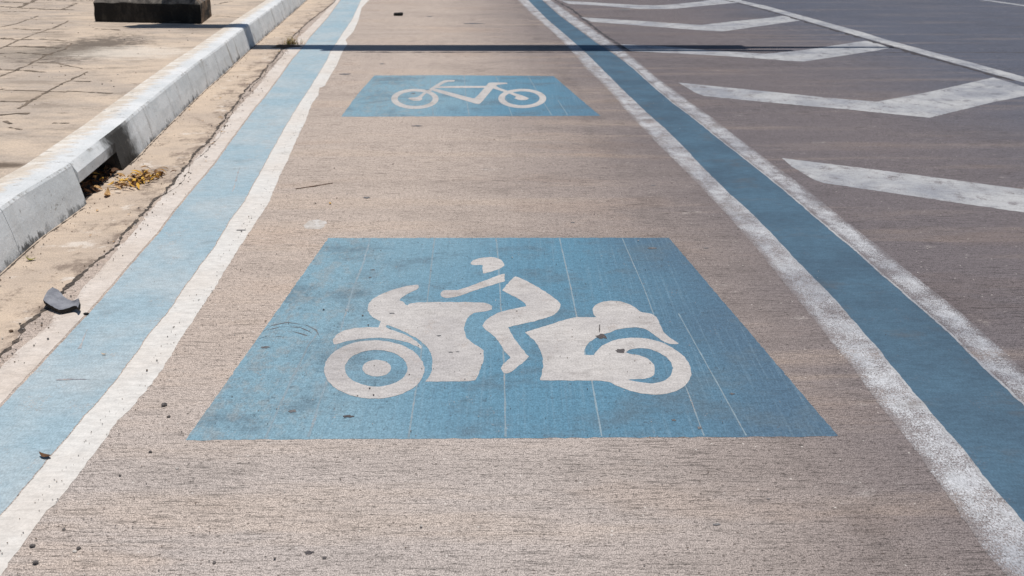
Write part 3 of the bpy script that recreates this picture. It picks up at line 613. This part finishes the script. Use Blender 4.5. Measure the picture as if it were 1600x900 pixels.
# ------------------------------------------------------------ leaves
def leaf_data(c, L, Wd, yaw, tilt, roll, curl, n=6):
    from mathutils import Euler
    R_ = Euler((tilt, roll, yaw)).to_matrix(); V, Fc = [], []
    for i in range(n + 1):
        u = i / n; wdt = Wd * math.sin(math.pi * min(.999, max(.02, u)) ** .8)
        for s_ in (-1, 0, 1):
            p = Vector((s_ * wdt, (u - .5) * L, curl * L * ((u - .5) ** 2) * 2 + abs(s_) * wdt * .45))
            V.append(tuple(R_ @ p + Vector(c)))
    for i in range(n):
        for k in (0, 1): a = i * 3 + k; Fc.append((a, a + 1, a + 4, a + 3))
    lo = min(v_[2] for v_ in V)
    return V, Fc
rr = random.Random(11)
V, Fc, mi = [], [], []
def addl(c, L, Wd, m, tl=.5, curl=.5):
    v_, f_ = leaf_data(c, L, Wd, rr.uniform(0, 6.28), rr.uniform(-tl, tl), rr.uniform(-tl, tl), rr.uniform(-curl, curl))
    lift = max(0, .004 - min(q[2] for q in v_)); n = len(V); V.extend((a, b, c_ + lift) for a, b, c_ in v_)
    Fc.extend(tuple(i + n for i in t_) for t_ in f_); mi.extend([m] * len(f_))
for k in range(150):                     # drift fanning out of the inlet onto the gutter
    u = rr.random(); q = P(192 + 54 * u, 290 - 14 * u); h_ = .035 * (1 - u) * rr.random()
    c = (q.x + rr.gauss(0, .035), q.y + rr.gauss(0, .09 * (1 - .5 * u)), .006 + h_)
    if c[0] < KB(c[1]) - .02: c = (KB(c[1]) + rr.random() * .03, c[1], c[2])
    addl(c, rr.uniform(.035, .085), rr.uniform(.003, .009), rr.choice([0, 0, 0, 0, 1, 1, 1, 3, 3, 3]))
for k in range(90):                     # caught inside the opening
    y = rr.uniform(4.9, 5.54); u = rr.random() ** 1.4; c = (KB(y) - .02 - .30 * u, y, .008 + .05 * rr.random() * (.4 + u))
    addl(c, rr.uniform(.03, .08), rr.uniform(.005, .016), rr.choice([3, 3, 3, 0, 1]), .7)
for k in range(46):                      # bits blown along the gutter
    y = 4.2 + 8 * rr.random(); x = rr.uniform(KB(y) + .02, J1(y)) if rr.random() < .6 else J1(y) + rr.gauss(.02, .04)
    addl((x, y, .006), rr.uniform(.012, .045), rr.uniform(.002, .006), rr.choice([0, 3, 3, 1]), .2)
o = obj('leaf_litter', V, Fc, None, mats=[M['leaf_dry'], M['leaf_gold'], M['leaf_green'], M['leaf_brown']], midx=mi); o['kind'] = 'stuff'
o['label'] = 'golden dry leaves drifted out of the drain opening'
def leaf(px, L, Wd, yaw, mat, label, z=.006, tilt=.1, curl=.5):
    c = P(*px); v_, f_ = leaf_data((0, 0, 0), L, Wd, yaw, tilt, .1, curl)
    lo = min(q[2] for q in v_); v_ = [(a, b, c_ - lo) for a, b, c_ in v_]
    o = obj('fallen_leaf', v_, f_, mat); o.location = (c.x, c.y, z - .003); return tag(o, label, 'leaf', 'single fallen leaves')
leaf((70, 715), .04, .009, 1.2, M['leaf_brown'], 'brown leaf at the edge between pale blue band and white stripe')
leaf((45, 408), .045, .010, 1.9, M['leaf_green'], 'yellow green leaf in the gutter near the kerb', tilt=.5, curl=1.0)
leaf((168, 306), .075, .016, .2, M['leaf_dry'], 'tan leaf in front of the drain opening', tilt=.3, curl=.8)
leaf((516, 319), .02, .006, .4, M['leaf_gold'], 'tiny yellow leaf on the concrete above the motorcycle panel')
leaf((162, 555), .02, .003, 1.4, M['leaf_dry'], 'small dry sliver on the pale blue band')
leaf((192, 254), .04, .006, 1.2, M['leaf_gold'], 'thin golden leaf at the kerb foot beyond the drain', z=.008)
v_, f_ = line_strip([P(462, 296), P(490, 292), P(520, 287)], .0022, 0, 3, .01)
n = len(v_); v3 = [(a, b, .002) for a, b, c_ in v_] + [(a, b, .0055) for a, b, c_ in v_]
f3 = [tuple(i + n for i in t_) for t_ in f_] + [(2 * i, 2 * i + 2, 2 * i + 2 + n, 2 * i + n) for i in range(n // 2 - 1)] + [(2 * i + 1, 2 * i + 1 + n, 2 * i + 3 + n, 2 * i + 3) for i in range(n // 2 - 1)]
tag(obj('twig', v3, f3, M['leaf_brown']), 'thin dark twig lying on the concrete between the two panels', 'twig')

# ------------------------------------------------------------ pebbles and grit
def stone(c, r, rnd, flat=.7, sub=1):
    bm = bmesh.new(); bmesh.ops.create_icosphere(bm, subdivisions=sub, radius=r)
    sx, sy = rnd.uniform(.8, 1.3), rnd.uniform(.7, 1.1); o3 = Vector((rnd.random() * 9, rnd.random() * 9, 0))
    out = []
    for q in bm.verts:
        p = q.co.copy(); p *= 1 + .35 * noise.noise(p / r * 1.3 + o3); out.append((c[0] + p.x * sx, c[1] + p.y * sy, c[2] + p.z * flat + r * flat * .7))
    f_ = [tuple(v_.index for v_ in f.verts) for f in bm.faces]; bm.free(); return out, f_
V, Fc, mi = [], [], []
rr = random.Random(5)
def grit(x, y, r, m):
    v_, f_ = stone((x, y, .003), r, rr); n = len(V); V.extend(v_); Fc.extend(tuple(i + n for i in t_) for t_ in f_); mi.extend([m] * len(f_))
for k in range(1500):
    y = 1.6 + 9 * rr.random() ** 1.6; u = rr.random() ** 2.2
    x = E1(y) + 1.9 * u - .05
    m = rr.choice([0, 0, 0, 2, 2, 1]); r = rr.uniform(.0010, .0022) * (1.8 if rr.random() < .06 else 1)
    grit(x, y, r, m)
for k in range(260):
    y = 1.8 + 6 * rr.random(); x = rr.uniform(E4(y), 1.3); grit(x, y, rr.uniform(.001, .002), rr.choice([0, 1, 2]))
for k in range(420):                        # crumbs by the gutter crack
    y = 3.0 + 9 * rr.random() ** 1.3; grit(J1(y) + rr.gauss(.03, .04), y, rr.uniform(.0006, .0045), rr.choice([0, 2, 2, 0, 1]))
for k in range(260):
    y = 3.6 + 8 * rr.random() ** 1.2; x = KB(y) + abs(rr.gauss(0, .05)); grit(x, y, rr.uniform(.0006, .004), rr.choice([0, 2]))
o = obj('grit', V, Fc, None, mats=[M['stone'], M['stone_white'], M['stone_tan']], midx=mi); o['kind'] = 'stuff'; o['label'] = 'small loose grit scattered over the concrete'
V, Fc, mi = [], [], []
for k in range(240):
    x = rr.uniform(-6, -2.7); y = rr.uniform(4.5, 13)
    if x > KB(y) - .3: continue
    v_, f_ = stone((x, y, ZF), rr.uniform(.002, .006), rr); n = len(V); V.extend(v_); Fc.extend(tuple(i + n for i in t_) for t_ in f_); mi.extend([rr.choice([0, 2, 2, 1])] * len(f_))
o = obj('footway_grit', V, Fc, None, mats=[M['stone'], M['stone_white'], M['stone_tan']], midx=mi); o['kind'] = 'stuff'
for (px, r, m, lb) in [((257, 634), .0085, 'stone', 'dark grey pebble on the concrete between white stripe and motorcycle panel'),
                       ((277, 733), .0045, 'stone_white', 'white pebble below the left corner of the motorcycle panel'),
                       ((100, 828), .0045, 'stone', 'dark pebble right of the chipped corner of the white stripe'),
                       ((56, 881), .0055, 'stone', 'dark pebble in the bottom left corner by the white stripe'),
                       ((51, 855), .0055, 'stone', 'blackish pebble touching the lower end of the white stripe'),
                       ((123, 858), .0055, 'stone', 'dark pebble of the touching dark and white pair'),
                       ((117, 863), .0050, 'stone_white', 'white pebble of the touching dark and white pair'),
                       ((235, 707), .0050, 'stone', 'dark pebble just below the left corner of the motorcycle panel'),
                       ((335, 880), .0045, 'stone', 'dark pebble alone near the bottom edge left of centre'),
                       ((264, 652), .0050, 'stone', 'small black pebble just below the dark grey pebble'),
                       ((18, 519), .0070, 'stone_tan', 'brown crumb at the left edge by the gutter crack'),
                       ((493, 318), .0045, 'stone', 'black chip left of the tiny yellow leaf')]:
    c = P(*px); v_, f_ = stone((0, 0, -.001), r, rr, .65, 2); o = obj('pebble', v_, f_, M[m]); o.location = (c.x, c.y, .001 if px[0] > 60 else .003)
    tag(o, lb, 'pebble', 'single pebbles on the road')

# ------------------------------------------------------------ torn tyre fragment at the gutter
def T(x, y, z): return P(50 + x / 15, 440 + y / 15, z)
rows = [[(250, 430, .034), (380, 205, .040), (500, 135, .036)],
        [(430, 545, .026), (500, 330, .030), (620, 200, .026)],
        [(640, 660, .020), (700, 450, .020), (770, 365, .018)],
        [(820, 622, .021), (870, 500, .021), (890, 430, .020)],
        [(1000, 572, .026), (1020, 500, .029), (985, 440, .032)],
        [(1075, 605, .031), (1115, 505, .036), (1095, 385, .044)]]
rt = thing('tyre_fragment', T(680, 600, 0), 'torn grey black piece of tyre lying across the gutter crack', 'rubber scrap')
top = []; NU, NV = 20, 8
def catm(L, t_):
    n = len(L) - 1; i = min(int(t_ * n), n - 1); f = t_ * n - i
    p0, p1, p2, p3 = L[max(i - 1, 0)], L[i], L[i + 1], L[min(i + 2, n)]
    return .5 * ((2 * p1) + (p2 - p0) * f + (2 * p0 - 5 * p1 + 4 * p2 - p3) * f * f + (3 * p1 - p0 - 3 * p2 + p3) * f ** 3)
R3d = [[T(*q) for q in r_] for r_ in rows]
for i in range(NU + 1):
    cs = [catm([r_[j] for r_ in R3d], i / NU) for j in range(3)]
    for j in range(NV + 1):
        p = catm(cs, j / NV); p = p + Vector((0, 0, .0012 * noise.noise(p * 60)))
        if i in (0, NU) or j in (0, NV): p += Vector((.0022 * noise.noise(p * 160), .003 * noise.noise(p * 130 + Vector((3, 3, 3))), 0))
        top.append(p)
bot = [p + Vector((.002 * noise.noise(p * 90), .004 + .003 * noise.noise(p * 70), -.016 + .003 * noise.noise(p * 110))) for p in top]
bot = [Vector((p.x, p.y, max(p.z, .0045))) for p in bot]
fT = []; idx = lambda i, j: i * (NV + 1) + j
for i in range(NU):
    for j in range(NV): fT.append((idx(i, j), idx(i, j + 1), idx(i + 1, j + 1), idx(i + 1, j)))
part('worn_face', top, fT, M['rubber'], rt, smooth=True)
N = len(top); Vs = [p - Vector((0, 0, .0006)) for p in top] + bot; fs = []
for i in range(NU): fs += [(idx(i, 0), idx(i + 1, 0), N + idx(i + 1, 0), N + idx(i, 0)), (idx(i + 1, NV), idx(i, NV), N + idx(i, NV), N + idx(i + 1, NV))]
for j in range(NV): fs += [(idx(0, j + 1), idx(0, j), N + idx(0, j), N + idx(0, j + 1)), (idx(NU, j), idx(NU, j + 1), N + idx(NU, j + 1), N + idx(NU, j))]
fs += [tuple(N + k for k in reversed(f)) for f in fT]
part('torn_underside', Vs, fs, M['rubber_cut'], rt)
c = P(135, 492); v_, f_ = stone((0, 0, 0), .010, random.Random(3), .45, 2); v_ = [(a * 1.2, b * .55, d) for a, b, d in v_]
o = obj('rubber_crumb', v_, f_, M['rubber_cut']); o.location = (c.x, c.y, .002); tag(o, 'small black rubber crumb right of the torn tyre piece', 'rubber scrap')

# ------------------------------------------------------------ black block on the far concrete
def bevel_box(sx, sy, sz, bev, seg=2, taper=1.0):
    bm = bmesh.new(); bmesh.ops.create_cube(bm, size=1)
    for q in bm.verts: q.co = Vector((q.co.x * sx * (taper if q.co.z > 0 else 1), q.co.y * sy * (taper if q.co.z > 0 else 1), (q.co.z + .5) * sz))
    bmesh.ops.bevel(bm, geom=bm.edges[:], offset=bev, segments=seg, affect='EDGES')
    bm.verts.index_update(); V = [tuple(q.co) for q in bm.verts]; Fc = [tuple(q.index for q in f.verts) for f in bm.faces]; bm.free(); return V, Fc
V, Fc = bevel_box(.115, .06, .038, .008, 3, 1.06)
V = [(a, b + .012 * (a / .06) ** 2, c_ + .003 * math.sin(a * 40)) for a, b, c_ in V]
c = P(622, 25); o = obj('black_block', V, Fc, M['black']); o.location = (c.x, c.y + .03, .0); tag(o, 'small black block lying on the concrete beyond the shadow band', 'debris')

# ------------------------------------------------------------ weed at the gutter
rr = random.Random(21); c = P(455, 70)
tw = thing('weed', (c.x, c.y, 0), 'dry yellow green grass tuft growing in the gutter beside the shadow band', 'weed')
V, Fc, mi = [], [], []
for k in range(190):
    bx, by = c.x + rr.gauss(0, .055), c.y + abs(rr.gauss(0, .04)); a = rr.uniform(0, 6.28); L = rr.uniform(.03, .11) * (1.5 if rr.random() < .1 else 1); lean = rr.uniform(.3, 1.3)
    wv_ = rr.uniform(.0004, .003); nrm = Vector((-math.sin(a), math.cos(a), 0)); n = len(V)
    for i in range(4):
        u = i / 3; q = Vector((bx, by, .002)) + Vector((math.cos(a), math.sin(a), 0)) * L * lean * u * (.4 + .6 * u) + Vector((0, 0, L * u * (1 - .35 * u * lean)))
        w_ = wv_ * (1 - u * .9); V += [tuple(q + nrm * w_), tuple(q - nrm * w_)]
    for i in range(3): Fc.append((n + 2 * i, n + 2 * i + 1, n + 2 * i + 3, n + 2 * i + 2)); mi.append(rr.choice([0, 1, 2, 2, 3]) if rr.random() < .9 else 3)
part('blades', V, Fc, None, tw, mats=[M['leaf_dry'], M['leaf_gold'], M['leaf_green'], M['leaf_brown']], midx=mi)
V, Fc = blot(446, 73, 22, 2.2, 0, 5, 40, .5)
V = [(a, b, .004 + (.010 if i == 0 else 0)) for i, (a, b, c_) in enumerate(V)]
part('soil', V, Fc, M['leaf_brown'], tw)

# ------------------------------------------------------------ plinth with its pole and the overhead arm that throws the band of shadow
fl, fr = P(149, 34, ZF), P(315, 37.5, ZF); ux = (fr - fl).normalized(); bk = P(331, 25, ZF) - fr; uy = bk.normalized(); Wp = (fr - fl).length; Dp = bk.length
ctr = fl + ux * Wp / 2 + uy * Dp / 2
pl = thing('lamp_plinth', (ctr.x, ctr.y, ZF), 'mouldy black concrete plinth with sloping top on the sandy footway', 'plinth')
V = []; HB = .215
lev = [(0.0, 0.0), (HB - .01, 0.0), (HB, .008), (HB + .36, .36)]
for z_, ins in lev:
    for sx, sy in ((-1, -1), (1, -1), (1, 1), (-1, 1)):
        hx, hy = Wp / 2 - ins, Dp / 2 - ins * .72; q = ctr + ux * sx * hx + uy * sy * hy; V.append((q.x, q.y, ZF - .01 + z_))
Fc = [(8 + 4, 13, 14, 15)] if False else []
bm = bmesh.new(); vs_ = [bm.verts.new(q) for q in V]
for l_ in range(3):
    for k in range(4): bm.faces.new((vs_[l_ * 4 + k], vs_[l_ * 4 + (k + 1) % 4], vs_[l_ * 4 + 4 + (k + 1) % 4], vs_[l_ * 4 + 4 + k]))
bm.faces.new(vs_[12:16])
bmesh.ops.subdivide_edges(bm, edges=bm.edges[:], cuts=10, use_grid_fill=True)
for q in bm.verts:
    d = Vector((noise.noise(q.co * 7), noise.noise(q.co * 7 + Vector((5, 0, 0))), noise.noise(q.co * 7 + Vector((0, 5, 0))))) * .010 + Vector((noise.noise(q.co * 23), noise.noise(q.co * 23 + Vector((5, 0, 0))), 0)) * .004
    if q.co.z > ZF + .01: q.co += d
bm.verts.index_update(); V2 = [tuple(q.co) for q in bm.verts]; F2 = [tuple(q.index for q in f.verts) for f in bm.faces]; bm.free()
part('base_block', V2, F2, M['plinth'], pl)
def tube(p0, p1, r0, r1, n=20):
    p0, p1 = Vector(p0), Vector(p1); d = (p1 - p0).normalized(); a = d.orthogonal().normalized(); b = d.cross(a); V = []
    for p, r in ((p0, r0), (p1, r1)):
        for k in range(n): t_ = 2 * math.pi * k / n; V.append(tuple(p + (a * math.cos(t_) + b * math.sin(t_)) * r))
    return V, [(k, (k + 1) % n, n + (k + 1) % n, n + k) for k in range(n)] + [tuple(reversed(range(n))), tuple(range(n, 2 * n))]
ZA = 5.0; sh = SUN_DIR / SUN_DIR.z * ZA                        # where the arm hangs so that its shadow falls where the photo shows it
ys_ = P(800, 74.2).y + sh.y; pole = Vector((fr.x - .20, ys_ + .03, 0))
part('base_plate', *[([(q[0] + pole.x, q[1] + pole.y, q[2] + ZF + HB + .34) for q in bevel_box(.36, .30, .03, .004, 1)[0]]), bevel_box(.36, .30, .03, .004, 1)[1]], M['steel'], pl)
part('pole', *tube((pole.x, pole.y, ZF + .5), (pole.x, pole.y, ZA + .16), .115, .10), M['steel'], pl)
x_end = P(1165, 75).x + sh.x; x_tip = P(1400, 75).x + sh.x
part('arm', *tube((pole.x - .02, pole.y, ZA), (x_end, pole.y - .01, ZA), .175, .16), M['steel'], pl)
part('arm_tip', *tube((x_end, pole.y - .03, ZA - .02), (x_tip, pole.y - .02, ZA - .02), .075, .04), M['steel'], pl)
part('shadow_tube', *tube((P(500, 80).x + sh.x, pole.y - .20, ZA - .06), (P(1240, 80).x + sh.x, pole.y - .27, ZA - .06), .09, .05), M['steel'], pl)  # unseen second tube, added to thicken the shadow band
